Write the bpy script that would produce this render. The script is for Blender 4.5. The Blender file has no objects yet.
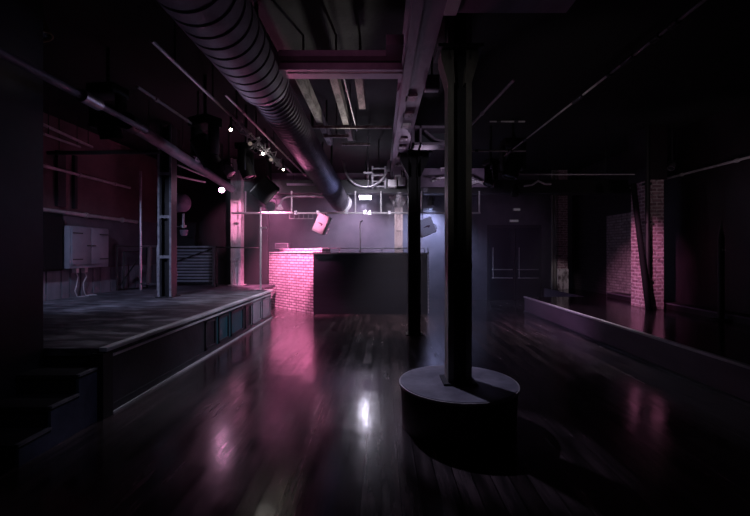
import bpy, bmesh, math, random
from mathutils import Vector, Matrix
random.seed(7)
S = bpy.context.scene
COL = S.collection
PI = math.pi

# ------------------------------------------------------------------ helpers
def V(*a): return Vector(a)
def at(px, py, d):
    """point at depth d metres in front of the standing eye (1.6 m), photo survey -> metres"""
    return Vector(((px-381)*d/400, d, 1.6-(py-252)*d/400))

def frame(direction):
    z = Vector(direction).normalized()
    ref = Vector((0,0,1)) if abs(z.z) < .95 else Vector((0,1,0))
    x = ref.cross(z).normalized(); y = z.cross(x).normalized()
    return x, y, z

class MB:
    def __init__(s): s.bm = bmesh.new()
    def box(s, x0, x1, y0, y1, z0, z1, rot=None, about=None):
        r = bmesh.ops.create_cube(s.bm, size=1)
        c = Vector(((x0+x1)/2, (y0+y1)/2, (z0+z1)/2))
        for v in r['verts']:
            v.co = Vector((v.co.x*(x1-x0), v.co.y*(y1-y0), v.co.z*(z1-z0))) + c
            if rot is not None:
                a = c if about is None else about
                v.co = rot @ (v.co - a) + a
        return s
    def obox(s, c, size, x, y, z):
        r = bmesh.ops.create_cube(s.bm, size=1)
        for v in r['verts']:
            v.co = c + x*(v.co.x*size[0]) + y*(v.co.y*size[1]) + z*(v.co.z*size[2])
        return s
    def lathe(s, prof, p0, d, seg=20, cap=True):
        x, y, z = frame(d); p0 = Vector(p0); rings = []
        for t, r in prof:
            rings.append([s.bm.verts.new(p0 + z*t + (x*math.cos(2*PI*k/seg)+y*math.sin(2*PI*k/seg))*max(r,1e-4)) for k in range(seg)])
        for a, b in zip(rings, rings[1:]):
            for k in range(seg):
                s.bm.faces.new((a[k], a[(k+1)%seg], b[(k+1)%seg], b[k]))
        if cap:
            s.bm.faces.new(rings[0][::-1]); s.bm.faces.new(rings[-1])
        return s
    def cyl(s, p0, p1, r, seg=12, r2=None):
        p0, p1 = Vector(p0), Vector(p1); L = (p1-p0).length
        return s.lathe([(0,r),(L,r if r2 is None else r2)], p0, p1-p0, seg)
    def tube(s, pts, r, seg=8):
        pts = [Vector(p) for p in pts]; rings = []
        x = None
        for i, p in enumerate(pts):
            t = (pts[min(i+1,len(pts)-1)] - pts[max(i-1,0)]).normalized()
            if x is None: x, y, _ = frame(t)
            else:
                x = (x - t*x.dot(t)).normalized(); y = t.cross(x)
            rings.append([s.bm.verts.new(p + (x*math.cos(2*PI*k/seg)+y*math.sin(2*PI*k/seg))*r) for k in range(seg)])
        for a, b in zip(rings, rings[1:]):
            for k in range(seg):
                s.bm.faces.new((a[k], a[(k+1)%seg], b[(k+1)%seg], b[k]))
        s.bm.faces.new(rings[0][::-1]); s.bm.faces.new(rings[-1])
        return s
    def prism(s, poly, axis, a0, a1):
        """polygon (u,v) extruded along axis 'x','y' or 'z'"""
        def mk(u, v, a):
            return Vector((a,u,v)) if axis=='x' else Vector((u,a,v)) if axis=='y' else Vector((u,v,a))
        A = [s.bm.verts.new(mk(u,v,a0)) for u,v in poly]; B = [s.bm.verts.new(mk(u,v,a1)) for u,v in poly]
        n = len(poly)
        s.bm.faces.new(A); s.bm.faces.new(B[::-1])
        for k in range(n): s.bm.faces.new((A[k], B[k], B[(k+1)%n], A[(k+1)%n]))
        return s
    def build(s, name, mat, parent=None, bevel=0, origin=None):
        bmesh.ops.recalc_face_normals(s.bm, faces=s.bm.faces)
        if bevel:
            es = [e for e in s.bm.edges if len(e.link_faces)==2 and e.calc_face_angle() > .6]
            bmesh.ops.bevel(s.bm, geom=es, offset=bevel, segments=2, profile=.5, affect='EDGES')
        off = Vector((0,0,0)); p = parent
        while p is not None: off += p.location; p = p.parent
        loc = Vector((0,0,0))
        if parent is None and origin is not None: loc = Vector(origin); off = loc
        me = bpy.data.meshes.new(name)
        for v in s.bm.verts: v.co -= off
        s.bm.to_mesh(me); s.bm.free()
        me.polygons.foreach_set('use_smooth', [True]*len(me.polygons))
        me.set_sharp_from_angle(angle=math.radians(35))
        me.materials.append(mat)
        o = bpy.data.objects.new(name, me); COL.objects.link(o)
        o.location = loc
        if parent is not None: o.parent = parent
        return o

def tag(o, label, cat, group=None):
    o['label'] = label; o['category'] = cat
    if group: o['group'] = group
    return o
def thing(name, label, cat, loc=(0,0,0), group=None):
    o = bpy.data.objects.new(name, None); COL.objects.link(o)
    o.location = Vector(loc); o.empty_display_size = .1
    return tag(o, label, cat, group)
def struct(name, mb, mat):
    o = mb.build(name, mat); o['kind'] = 'structure'; return o

# ------------------------------------------------------------------ materials
def newmat(name):
    m = bpy.data.materials.new(name); m.use_nodes = True
    nt = m.node_tree; b = nt.nodes['Principled BSDF']
    return m, nt, b
def N(nt, t, **k):
    n = nt.nodes.new(t)
    for a, v in k.items():
        if a in n.inputs: n.inputs[a].default_value = v
        else: setattr(n, a, v)
    return n
def rgba(c): return (c[0], c[1], c[2], 1)
def plain(name, c, c2=None, scale=4, rough=.6, metal=0, bump=.15, stretch=(1,1,1), spec=.5, contrast=(.35,.65), rvar=.15):
    m, nt, b = newmat(name)
    tc = N(nt,'ShaderNodeTexCoord'); mp = N(nt,'ShaderNodeMapping'); mp.inputs['Scale'].default_value = stretch
    nt.links.new(tc.outputs['Object'], mp.inputs['Vector'])
    no = N(nt,'ShaderNodeTexNoise', Scale=scale, Detail=6.0, Roughness=.65)
    nt.links.new(mp.outputs[0], no.inputs['Vector'])
    r = N(nt,'ShaderNodeValToRGB')
    r.color_ramp.elements[0].position = contrast[0]; r.color_ramp.elements[1].position = contrast[1]
    r.color_ramp.elements[0].color = rgba(c); r.color_ramp.elements[1].color = rgba(c2 or [min(1,x*1.5) for x in c])
    nt.links.new(no.outputs['Fac'], r.inputs[0]); nt.links.new(r.outputs[0], b.inputs['Base Color'])
    mr = N(nt,'ShaderNodeMapRange'); mr.inputs[3].default_value = max(.03,rough-rvar); mr.inputs[4].default_value = min(1,rough+rvar)
    nt.links.new(no.outputs['Fac'], mr.inputs[0]); nt.links.new(mr.outputs[0], b.inputs['Roughness'])
    b.inputs['Metallic'].default_value = metal; b.inputs['Specular IOR Level'].default_value = spec
    if bump:
        n2 = N(nt,'ShaderNodeTexNoise', Scale=scale*7, Detail=4.0); nt.links.new(mp.outputs[0], n2.inputs['Vector'])
        bp = N(nt,'ShaderNodeBump', Strength=bump, Distance=.02)
        nt.links.new(n2.outputs['Fac'], bp.inputs['Height']); nt.links.new(bp.outputs[0], b.inputs['Normal'])
    return m
def brick(name, c1, c2, mortar, scale=1.0, dark=(.03,.015,.02), darkamt=.5, rough=.75, ns=6.0):
    m, nt, b = newmat(name)
    tc = N(nt,'ShaderNodeTexCoord'); sp = N(nt,'ShaderNodeSeparateXYZ'); nt.links.new(tc.outputs['Object'], sp.inputs[0])
    ad = N(nt,'ShaderNodeMath', operation='ADD'); nt.links.new(sp.outputs[0], ad.inputs[0]); nt.links.new(sp.outputs[1], ad.inputs[1])
    cb = N(nt,'ShaderNodeCombineXYZ'); nt.links.new(ad.outputs[0], cb.inputs[0]); nt.links.new(sp.outputs[2], cb.inputs[1])
    # slightly wavy courses
    wn = N(nt,'ShaderNodeTexNoise', Scale=3.0, Detail=2.0); nt.links.new(tc.outputs['Object'], wn.inputs['Vector'])
    mxv = N(nt,'ShaderNodeVectorMath', operation='MULTIPLY_ADD'); mxv.inputs[1].default_value = (.015,.015,0)
    nt.links.new(wn.outputs['Color'], mxv.inputs[0]); nt.links.new(cb.outputs[0], mxv.inputs[2])
    bt = N(nt,'ShaderNodeTexBrick', Scale=scale)
    bt.inputs['Color1'].default_value = rgba(c1); bt.inputs['Color2'].default_value = rgba(c2); bt.inputs['Mortar'].default_value = rgba(mortar)
    bt.inputs['Brick Width'].default_value = .22; bt.inputs['Row Height'].default_value = .075
    bt.inputs['Mortar Size'].default_value = .013; bt.inputs['Mortar Smooth'].default_value = .3; bt.inputs['Bias'].default_value = -.1
    nt.links.new(mxv.outputs[0], bt.inputs['Vector'])
    no = N(nt,'ShaderNodeTexNoise', Scale=ns, Detail=6.0, Roughness=.7); nt.links.new(tc.outputs['Object'], no.inputs['Vector'])
    rp = N(nt,'ShaderNodeValToRGB'); rp.color_ramp.elements[0].position = .5; rp.color_ramp.elements[1].position = .72
    nt.links.new(no.outputs['Fac'], rp.inputs[0])
    mu = N(nt,'ShaderNodeMath', operation='MULTIPLY'); mu.inputs[1].default_value = darkamt; nt.links.new(rp.outputs[0], mu.inputs[0])
    mx = N(nt,'ShaderNodeMix', data_type='RGBA'); mx.inputs[7].default_value = rgba(dark)
    nt.links.new(mu.outputs[0], mx.inputs[0]); nt.links.new(bt.outputs['Color'], mx.inputs[6]); nt.links.new(mx.outputs[2], b.inputs['Base Color'])
    b.inputs['Roughness'].default_value = rough
    ih = N(nt,'ShaderNodeMath', operation='SUBTRACT'); ih.inputs[0].default_value = 1; nt.links.new(bt.outputs['Fac'], ih.inputs[1])
    ah = N(nt,'ShaderNodeMath', operation='MULTIPLY_ADD'); ah.inputs[1].default_value = .35
    nt.links.new(no.outputs['Fac'], ah.inputs[0]); nt.links.new(ih.outputs[0], ah.inputs[2])
    bp = N(nt,'ShaderNodeBump', Strength=.8, Distance=.02); nt.links.new(ah.outputs[0], bp.inputs['Height']); nt.links.new(bp.outputs[0], b.inputs['Normal'])
    return m
def emit(name, c, s):
    m, nt, b = newmat(name)
    b.inputs['Base Color'].default_value = rgba(c); b.inputs['Emission Color'].default_value = rgba(c); b.inputs['Emission Strength'].default_value = s
    return m
def plank_floor():
    m, nt, b = newmat('dark polished floorboards')
    tc = N(nt,'ShaderNodeTexCoord'); sp = N(nt,'ShaderNodeSeparateXYZ'); nt.links.new(tc.outputs['Object'], sp.inputs[0])
    cb = N(nt,'ShaderNodeCombineXYZ'); nt.links.new(sp.outputs[1], cb.inputs[0]); nt.links.new(sp.outputs[0], cb.inputs[1])
    bt = N(nt,'ShaderNodeTexBrick', Scale=1.0)
    bt.inputs['Color1'].default_value = (.07,.055,.060,1); bt.inputs['Color2'].default_value = (.016,.012,.013,1); bt.inputs['Mortar'].default_value = (.003,.002,.003,1)
    bt.inputs['Brick Width'].default_value = 2.3; bt.inputs['Row Height'].default_value = .13; bt.inputs['Mortar Size'].default_value = .004
    nt.links.new(cb.outputs[0], bt.inputs['Vector'])
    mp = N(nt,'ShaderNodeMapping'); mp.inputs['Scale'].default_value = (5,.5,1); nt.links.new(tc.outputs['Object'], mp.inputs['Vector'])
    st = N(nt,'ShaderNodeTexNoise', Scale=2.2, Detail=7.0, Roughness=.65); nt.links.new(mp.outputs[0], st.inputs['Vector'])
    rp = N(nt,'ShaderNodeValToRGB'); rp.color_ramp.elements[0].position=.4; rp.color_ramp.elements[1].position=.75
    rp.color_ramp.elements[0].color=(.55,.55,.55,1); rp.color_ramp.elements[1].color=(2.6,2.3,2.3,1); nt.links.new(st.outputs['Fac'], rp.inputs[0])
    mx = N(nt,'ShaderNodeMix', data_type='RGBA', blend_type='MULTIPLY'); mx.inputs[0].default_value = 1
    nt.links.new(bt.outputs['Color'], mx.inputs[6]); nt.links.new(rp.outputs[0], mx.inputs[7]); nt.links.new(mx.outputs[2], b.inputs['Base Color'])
    # worn varnish: blotches + streaks drive the gloss
    bl = N(nt,'ShaderNodeTexNoise', Scale=.9, Detail=5.0, Roughness=.6); nt.links.new(tc.outputs['Object'], bl.inputs['Vector'])
    bw = N(nt,'ShaderNodeRGBToBW'); nt.links.new(bt.outputs['Color'], bw.inputs[0])
    a0 = N(nt,'ShaderNodeMath', operation='MULTIPLY_ADD'); a0.inputs[1].default_value = 4.4
    nt.links.new(bw.outputs[0], a0.inputs[0]); nt.links.new(bl.outputs['Fac'], a0.inputs[2])
    ad = N(nt,'ShaderNodeMath', operation='ADD'); nt.links.new(a0.outputs[0], ad.inputs[0]); nt.links.new(st.outputs['Fac'], ad.inputs[1])
    mr = N(nt,'ShaderNodeMapRange'); mr.inputs[1].default_value=.85; mr.inputs[2].default_value=1.45; mr.inputs[3].default_value=.10; mr.inputs[4].default_value=.28
    nt.links.new(ad.outputs[0], mr.inputs[0]); nt.links.new(mr.outputs[0], b.inputs['Roughness'])
    b.inputs['Specular IOR Level'].default_value = .6; b.inputs['Coat Weight'].default_value = .55; b.inputs['Coat IOR'].default_value = 1.7
    nt.links.new(mr.outputs[0], b.inputs['Coat Roughness'])
    n3 = N(nt,'ShaderNodeTexNoise', Scale=1.6, Detail=4.0); nt.links.new(mp.outputs[0], n3.inputs['Vector'])
    n4 = N(nt,'ShaderNodeTexNoise', Scale=1.7, Detail=3.0); nt.links.new(tc.outputs['Object'], n4.inputs['Vector'])
    h0 = N(nt,'ShaderNodeMath', operation='MULTIPLY_ADD'); h0.inputs[1].default_value = 2.4
    nt.links.new(n4.outputs['Fac'], h0.inputs[0]); nt.links.new(n3.outputs['Fac'], h0.inputs[2])
    h = N(nt,'ShaderNodeMath', operation='MULTIPLY_ADD'); h.inputs[1].default_value = -.5
    nt.links.new(bt.outputs['Fac'], h.inputs[0]); nt.links.new(h0.outputs[0], h.inputs[2])
    bp = N(nt,'ShaderNodeBump', Strength=.25, Distance=.012); nt.links.new(h.outputs[0], bp.inputs['Height']); nt.links.new(bp.outputs[0], b.inputs['Normal'])
    return m

M = {}
M['floor'] = plank_floor()
M['ceil'] = plain('black sprayed ceiling', (.003,.0025,.0035), (.007,.005,.007), 3, .9)
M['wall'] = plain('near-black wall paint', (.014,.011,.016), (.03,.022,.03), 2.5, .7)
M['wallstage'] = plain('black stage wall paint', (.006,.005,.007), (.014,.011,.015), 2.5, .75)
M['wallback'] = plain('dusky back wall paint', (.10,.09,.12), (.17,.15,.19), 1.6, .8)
M['wallnear'] = plain('slate wall paint', (.018,.018,.026), (.035,.035,.05), 1.2, .55)
M['maroon'] = plain('dusty maroon plaster', (.085,.048,.056), (.15,.09,.10), 1.3, .85, bump=.3)
M['slate'] = plain('slate dado paint', (.05,.05,.065), (.10,.10,.125), 2.0, .7)
M['board'] = plain('pale grey boards', (.10,.10,.125), (.20,.20,.24), 2.5, .75, stretch=(1,1,.3))
M['wallright'] = plain('dark plum wall paint', (.011,.005,.009), (.020,.009,.015), 2.5, .55)
M['black'] = plain('matt black metal', (.008,.008,.009), (.016,.015,.017), 8, .5, rvar=.1)
M['blackgloss'] = plain('black lacquer', (.008,.008,.010), (.013,.012,.016), 3, .22, rvar=.08, bump=.03)
M['blackcab'] = plain('black carpeted board', (.010,.010,.011), (.02,.019,.02), 30, .9)
M['pitch'] = plain('pitch black paint', (.004,.004,.005), (.006,.006,.007), 5, .8, spec=.2)
M['barblack'] = plain('dark blue-black boards', (.006,.007,.014), (.012,.014,.026), 2.5, .8, stretch=(.4,1,4), spec=.2)
M['steel'] = plain('dull galvanised steel', (.34,.33,.37), (.55,.53,.58), 9, .38, metal=.9, bump=.05)
M['duct'] = plain('grey galvanised duct', (.17,.155,.20), (.28,.255,.32), 5, .62, metal=.2, bump=.05)
M['pipe'] = plain('scuffed pale conduit', (.34,.31,.33), (.58,.54,.56), 12, .55, metal=.25, bump=.1, stretch=(1,.4,1))
M['white'] = plain('white enamel', (.66,.63,.67), (.80,.77,.8), 6, .4, bump=.05)
M['edge'] = plain('worn grey steel and lit edges', (.16,.155,.18), (.34,.33,.37), 10, .55, bump=.15)
M['peelpink'] = plain('chipped white paint', (.34,.30,.32), (.72,.67,.70), 6, .65, bump=.4, contrast=(.36,.50), stretch=(1,1,.4))
M['peel'] = plain('peeling white paint', (.16,.12,.13), (.78,.72,.74), 7, .65, bump=.4, contrast=(.40,.52), stretch=(1,1,.5))
M['peeljoist'] = plain('flaking whitewashed timber', (.13,.11,.10), (.50,.46,.43), 9, .8, bump=.4, contrast=(.38,.62), stretch=(1,.4,1))
M['beam'] = plain('steel tinted by purple light', (.20,.15,.22), (.33,.26,.35), 3, .55, bump=.2, stretch=(1,.4,1))  # purple light from below is put into this steel colour
M['colgrey'] = plain('olive grey column paint', (.12,.115,.105), (.26,.245,.225), 5, .6, bump=.25, stretch=(1,1,.3))
M['coldark'] = plain('black column paint', (.010,.010,.013), (.025,.025,.032), 5, .5, stretch=(1,1,.3))
M['deck'] = plain('scuffed grey stage deck', (.035,.033,.042), (.26,.25,.29), 3.0, .55, bump=.2, contrast=(.46,.66), rvar=.2, stretch=(.55,1.5,1))
M['trim'] = plain('worn pale nosing', (.48,.47,.52), (.78,.76,.82), 6, .5, bump=.2, stretch=(1,.3,1))
M['panel'] = plain('charcoal panel', (.022,.022,.030), (.045,.045,.058), 3, .35)
M['teal'] = plain('teal panel', (.018,.085,.115), (.03,.13,.165), 3, .35)
M['panelgrey'] = plain('grey panel', (.20,.20,.25), (.32,.32,.38), 3, .5)
M['bluestep'] = plain('step side tinted by blue light', (.06,.07,.12), (.12,.14,.22), 3, .6)  # bluish light on the stair side is put into this colour
M['stepnose'] = plain('grey step nosing', (.22,.21,.24), (.36,.34,.38), 8, .5)
M['drumtop'] = plain('scuffed grey plinth top', (.12,.115,.15), (.30,.29,.35), 3, .5, contrast=(.35,.7))
M['drumside'] = plain('dark brown plinth side', (.022,.015,.014), (.04,.028,.026), 3, .5)
M['platform'] = plain('black glossy platform floor', (.012,.008,.011), (.022,.014,.019), 2, .14, rvar=.06, bump=.02)
M['fascia'] = plain('plum grey fascia', (.10,.075,.105), (.17,.13,.175), 2, .45, stretch=(1,.3,1))
M['cabinet'] = plain('lavender grey enamel', (.17,.165,.205), (.23,.22,.265), 2, .5, bump=.05)
M['brickbar'] = brick('white-washed brick', (.84,.76,.82), (.62,.50,.58), (.15,.09,.12), dark=(.16,.08,.12), darkamt=.8)
M['brickpillar'] = brick('flaking brick', (.46,.28,.32), (.24,.12,.16), (.66,.52,.56), dark=(.015,.008,.011), darkamt=1.0, ns=16.0)
M['brickwall'] = brick('old whitewashed brick', (.42,.36,.36), (.30,.24,.25), (.22,.17,.18), dark=(.06,.04,.05), darkamt=.9, ns=9.0)
M['brickdark'] = brick('dark painted brick', (.05,.035,.045), (.03,.02,.028), (.02,.012,.017), dark=(.01,.007,.01), darkamt=.8)
M['speaker'] = plain('white speaker paint', (.72,.68,.70), (.82,.78,.8), 3, .5, bump=.04)
M['badge'] = plain('dark badge', (.12,.05,.08), (.16,.07,.1), 3, .5, bump=0)
M['cable'] = plain('pale cable', (.40,.38,.42), (.55,.52,.56), 10, .6, bump=0)
M['brass'] = plain('tarnished brass reflector', (.36,.20,.10), (.52,.32,.18), 6, .35, metal=.7, bump=.05)
M['lens_off'] = plain('dark lens glass', (.02,.02,.03), (.04,.04,.05), 3, .1, rvar=.02, bump=0)
M['lens_pink'] = emit('pink lamp lens', (1,.46,.78), 62)
M['lens_white'] = emit('white lamp lens', (.86,.80,1), 24)
M['lens_warm'] = emit('warm lamp lens', (1,.86,.72), 30)
M['lens_dimwarm'] = emit('dim warm lamp lens', (1,.8,.7), .18)
M['lens_blue'] = emit('blue white lamp lens', (.62,.72,1), 8)
M['exit'] = emit('faint indicator', (.8,.75,.85), .06)

# ------------------------------------------------------------------ the room
XL, XR, YB, ZC = -6.4, 6.4, 13.4, 4.25
struct('floor', MB().box(XL-.2, XR+.2, -3, YB+.2, -.12, 0), M['floor'])
struct('ceiling', MB().box(XL-.2, XR+.2, -3, YB+.2, ZC, ZC+.15), M['ceil'])
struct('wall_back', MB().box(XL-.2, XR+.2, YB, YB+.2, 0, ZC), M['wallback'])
struct('wall_stage_back', MB().box(XL, -3.25, 11.45, 11.6, 0, ZC), M['wallstage'])
struct('wall_front', MB().box(XL-.2, XR+.2, -3.2, -3, 0, ZC), M['wall'])
struct('wall_left', MB().box(XL-.2, XL, -3, YB, 0, ZC), M['maroon'])
struct('wall_left_near', MB().box(XL, -3.26, -3, 3.86, 0, ZC), M['wallnear'])
# right wall: dark plaster, with a recess opening and a bare brick bay
struct('wall_right', MB().box(XR, XR+.2, -3, 9.95, 0, ZC).box(XR, XR+.2, 9.95, 11.35, 2.62, ZC), M['wallright'])
struct('wall_right_brick', MB().box(XR, XR+.2, 9.95, 11.35, 0, 2.62), M['brickwall'])
struct('wall_right_far', MB().box(XR, XR+.2, 11.35, YB, 0, ZC), M['brickdark'])
# left wall dado: slate strip, then pale boards near the deck
struct('trim_1', MB().box(XL, XL+.03, 6.0, 11.45, 1.27, 2.42), M['slate'])
b = MB()
y = 6.0
while y < 11.4:
    w = random.choice((.22,.30,.36)); b.box(XL, XL+.035, y, min(11.45, y+w-.035), .67, 1.25); y += w
struct('trim_2', b, M['board'])
for i, (y0, y1) in enumerate(((7.85,8.05),(8.28,8.36))):
    struct('trim_%d' % (3+i), MB().box(XL, XL+.06, y0, y1, 2.5, 3.6), M['wall'])

# exit doors in the back wall
dz = MB().box(3.55, 5.35, YB-.06, YB, 0, 2.5)
struct('door_1', dz, M['wall'])
dl = MB()
for x0 in (3.62, 4.48): dl.box(x0, x0+.80, YB-.10, YB-.05, .02, 2.4)
d_ = dl.build('door_leaves', M['barblack'], bpy.data.objects['door_1'])
bars = MB()
for x0 in (3.70, 4.56):
    bars.tube([(x0,YB-.1,1.02),(x0,YB-.2,1.02),(x0+.64,YB-.2,1.02),(x0+.64,YB-.1,1.02)], .016)
    bars.tube([(x0,YB-.1,.74),(x0,YB-.2,.74),(x0+.64,YB-.2,.74),(x0+.64,YB-.1,.74)], .016)
    bars.tube([(x0,YB-.2,.74),(x0,YB-.2,1.75)], .014)
bars.build('push_bar', M['pipe'], bpy.data.objects['door_1'])

# ------------------------------------------------------------------ stage
X0 = -2.66; YN, YF, ZS = 3.86, 9.76, .67
st = thing('stage', 'low stage with scuffed grey deck, pale edging and dark panelled side', 'stage', (X0,YN,0))
MB().box(XL, X0-.03, YN, YF, .6, ZS).box(XL, -3.02, YF, 11.45, .6, ZS).build('deck', M['deck'], st)
nose = MB().box(X0-.05, X0+.03, YN-.02, YF+.03, ZS-.03, ZS+.012).box(-3.1, X0+.03, YF, YF+.05, ZS-.03, ZS+.012)
nose.build('nosing', M['trim'], st, bevel=.006)
MB().box(X0-.02, X0+.012, YN, YF+.02, ZS-.10, ZS-.08).build('edge_strip', M['trim'], st)
MB().box(X0-.03, X0-.005, YN+.1, YF+.02, 0, .09).build('skirting', M['panel'], st)
MB().box(X0-.005, X0+.018, YN+.1, YF+.02, 0, .022).build('floor_strip', M['trim'], st)
MB().box(XL, X0-.05, YN+.02, YN+.06, 0, .6).build('end_panel', M['panel'], st)
MB().box(-3.05, X0-.04, YF-.04, YF, 0, .6).build('end_panel', M['panel'], st)
MB().box(X0-.10, X0+.02, YN-.06, YN+.08, 0, ZS-.04).build('corner_post', M['black'], st)
ys = [3.92, 4.9, 5.5, 6.05, 6.55, 7.1, 7.85, 8.3, 9.0, 9.76]
mats = ['panel','panel','panel','panel','teal','teal','panel','panelgrey','panelgrey']
for k in range(len(ys)-1):
    p = MB().box(X0-.06, X0-.03, ys[k], ys[k+1], .03, .6).build('side_panel', M[mats[k]], st)
    if mats[k] == 'teal': p['label'] = 'teal side panel'
    a, c = ys[k]+.05, ys[k+1]-.05
    if k < 3: continue
    f = MB().box(X0-.03, X0-.012, a, a+.04, .09, .53).box(X0-.03, X0-.012, c-.04, c, .09, .53).box(X0-.03, X0-.012, a, c, .49, .53).box(X0-.03, X0-.012, a, c, .09, .13)
    f.build('panel_frame', M['panel'] if k < 7 else M['panelgrey'], p)
# steps at the near end
sp_ = thing('stage_steps', 'three dark steps with side tinted by blue light leading up to the stage', 'steps', (-2.96,3.4,0))
for k in range(3):
    y0 = 2.96+.3*k; z1 = .1675*(k+1)
    MB().box(-3.25, -2.70, y0, 3.83 if k == 2 else y0+.3, z1-.035, z1).build('tread', M['wall'], sp_)
    MB().box(-2.715, -2.68, y0, y0+.3 if k<2 else 3.78, z1-.014, z1+.006).build('step_nosing', M['stepnose'], sp_)
    MB().box(-3.25, -2.72, y0+.01, y0+.03, z1-.1675, z1-.035).build('riser', M['wall'], sp_)
MB().prism([(2.97,0),(2.97,.13),(3.26,.13),(3.26,.30),(3.56,.30),(3.56,.465),(3.79,.465),(3.79,0)], 'x', -2.715, -2.69).build('side_panel', M['bluestep'], sp_)

# lattice steel columns ---------------------------------------------------------
def lattice_column(name, label, x, y, z0, z1, w, dpt, mat, mat2, battens, group=None, cap=None, edge=None):
    t = thing(name, label, 'column', (x,y,z0), group)
    if edge:
        for sx in (-1,1): MB().box(x+sx*w*.5-.02, x+sx*w*.5+.02, y-dpt/2-.012, y-dpt/2, z0, z1).build('lit_edge_strip', edge, t)  # pale strips paint the lit corners onto the dark column
    fw = w*.24
    for sx in (-1,1):
        c = MB()
        xa, xb = (x-w/2, x-w/2+fw) if sx < 0 else (x+w/2-fw, x+w/2)
        c.box(xa, xb, y-dpt/2, y-dpt/2+.014, z0, z1).box(xa, xb, y+dpt/2-.014, y+dpt/2, z0, z1)
        xo = x-w/2 if sx < 0 else x+w/2-.014
        c.box(xo, xo+.014, y-dpt/2+.014, y+dpt/2-.014, z0, z1)
        c.build('channel', mat, t)
    MB().box(x-w/2+.016, x+w/2-.016, y-.012, y+.012, z0, z1).build('web', mat2, t)
    for zb in battens:
        MB().box(x-w/2-.002, x+w/2+.002, y-dpt/2-.010, y-dpt/2, zb-.03, zb+.03).build('batten_plate', edge or mat, t)
    MB().box(x-w*.7, x+w*.7, y-dpt*.7, y+dpt*.7, z0, z0+.018).build('base_plate', mat2, t)
    if cap:
        zc, hc, wc, m3 = cap
        for sx in (-1,1):
            MB().prism([(x+sx*w*.2, zc),(x+sx*w*.5, zc),(x+sx*wc/2, zc+hc*.75),(x+sx*wc/2, zc+hc),(x+sx*wc*.27, zc+hc),(x+sx*w*.25, zc+hc*.45)], 'y', y-dpt*.5, y+dpt*.5).build('capital_bracket', m3, t)
        MB().box(x-wc*.6, x+wc*.6, y-dpt*.8, y+dpt*.8, zc+hc, zc+hc+.03).build('capital_plate', mat2, t)
    return t

# central plinth + columns
pl = thing('round_plinth', 'round drum plinth with grey top around the nearest column', 'plinth', (.715,3.72,0))
MB().lathe([(0,.515),(.01,.52),(.375,.53)], (.715,3.72,0), (0,0,1), 48).build('drum', M['drumside'], pl)
MB().lathe([(0,.532),(.006,.537),(.02,.537),(.028,.53)], (.715,3.72,.372), (0,0,1), 48).build('top', M['drumtop'], pl)
MB().lathe([(0,.533),(0,.546),(.022,.546),(.022,.533),(0,.533)], (.715,3.72,.373), (0,0,1), 48, cap=False).build('rim', M['pipe'], pl)
lattice_column('steel_column', 'tall grey lattice steel column rising from the round plinth', .715, 3.72, .40, ZC-.08, .215, .20, M['colgrey'], M['coldark'],
               [1.47], 'columns down the middle of the floor', (3.13,.30,.34,M['colgrey']))
lattice_column('steel_column', 'slim black column on the bare floor in front of the dark bar', .645, 7.8, 0, ZC-.05, .235, .22, M['coldark'], M['black'],
               [.35,1.4,2.4], 'columns down the middle of the floor', (3.05,.45,.55,M['coldark']))
lattice_column('steel_column', 'peeling white column behind the dark bar', .55, 12.55, 0, ZC-.05, .25, .22, M['peelpink'], M['peelpink'],
               [1.2,1.75,2.3,2.8], 'peeling white columns', (3.0,.3,.5,M['peel']))
lattice_column('steel_column', 'dark lattice column standing in the middle of the stage', -4.42, 8.3, ZS, ZC-.05, .24, .26, M['coldark'], M['black'],
               [1.5,2.32,3.2], edge=M['edge'])
lattice_column('steel_column', 'pink-lit peeling column against the rear wall of the stage', -4.02, 11.2, ZS, ZC-.05, .28, .26, M['peelpink'], M['peelpink'],
               [1.4,1.9,2.45,3.0], 'peeling white columns')

# ------------------------------------------------------------------ left wall fittings
CY = -.39
cb = thing('electrical_cabinet', 'grey two-door electrical cabinet on the left stage wall', 'cabinet', (XL+.1,8.85+CY,1.27))
MB().box(XL+.035, XL+.26, 8.28+CY, 9.40+CY, 1.27, 2.12).build('body', M['cabinet'], cb, bevel=.008)
for (a, c, hy) in ((8.31+CY,8.835+CY,8.77+CY),(8.845+CY,9.37+CY,8.91+CY)):
    dr = MB().box(XL+.26, XL+.285, a, c, 1.35, 2.09).build('door', M['cabinet'], cb, bevel=.004)
    MB().box(XL+.285, XL+.30, hy-.05, hy+.05, 1.72, 1.745).build('handle', M['black'], dr)
    near = a < 8.3+CY+.1
    for zz in (1.44, 1.97):
        yy = a+.02 if near else c-.02
        q = .26 if near else -.26
        MB().box(XL+.285, XL+.294, min(yy,yy+q), max(yy,yy+q), zz, zz+.022).build('hinge', M['black'], dr)
wb = thing('wall_box', 'matt black box hung on the left wall beside the grey cabinet', 'box', (XL+.1,7.6,1.22))
MB().box(XL+.035, XL+.20, 7.30, 7.80, 1.24, 2.34).build('body', M['pitch'], wb, bevel=.01)
MB().box(XL+.20, XL+.215, 7.33, 7.77, 1.28, 2.30).build('front', M['pitch'], wb)
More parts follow.
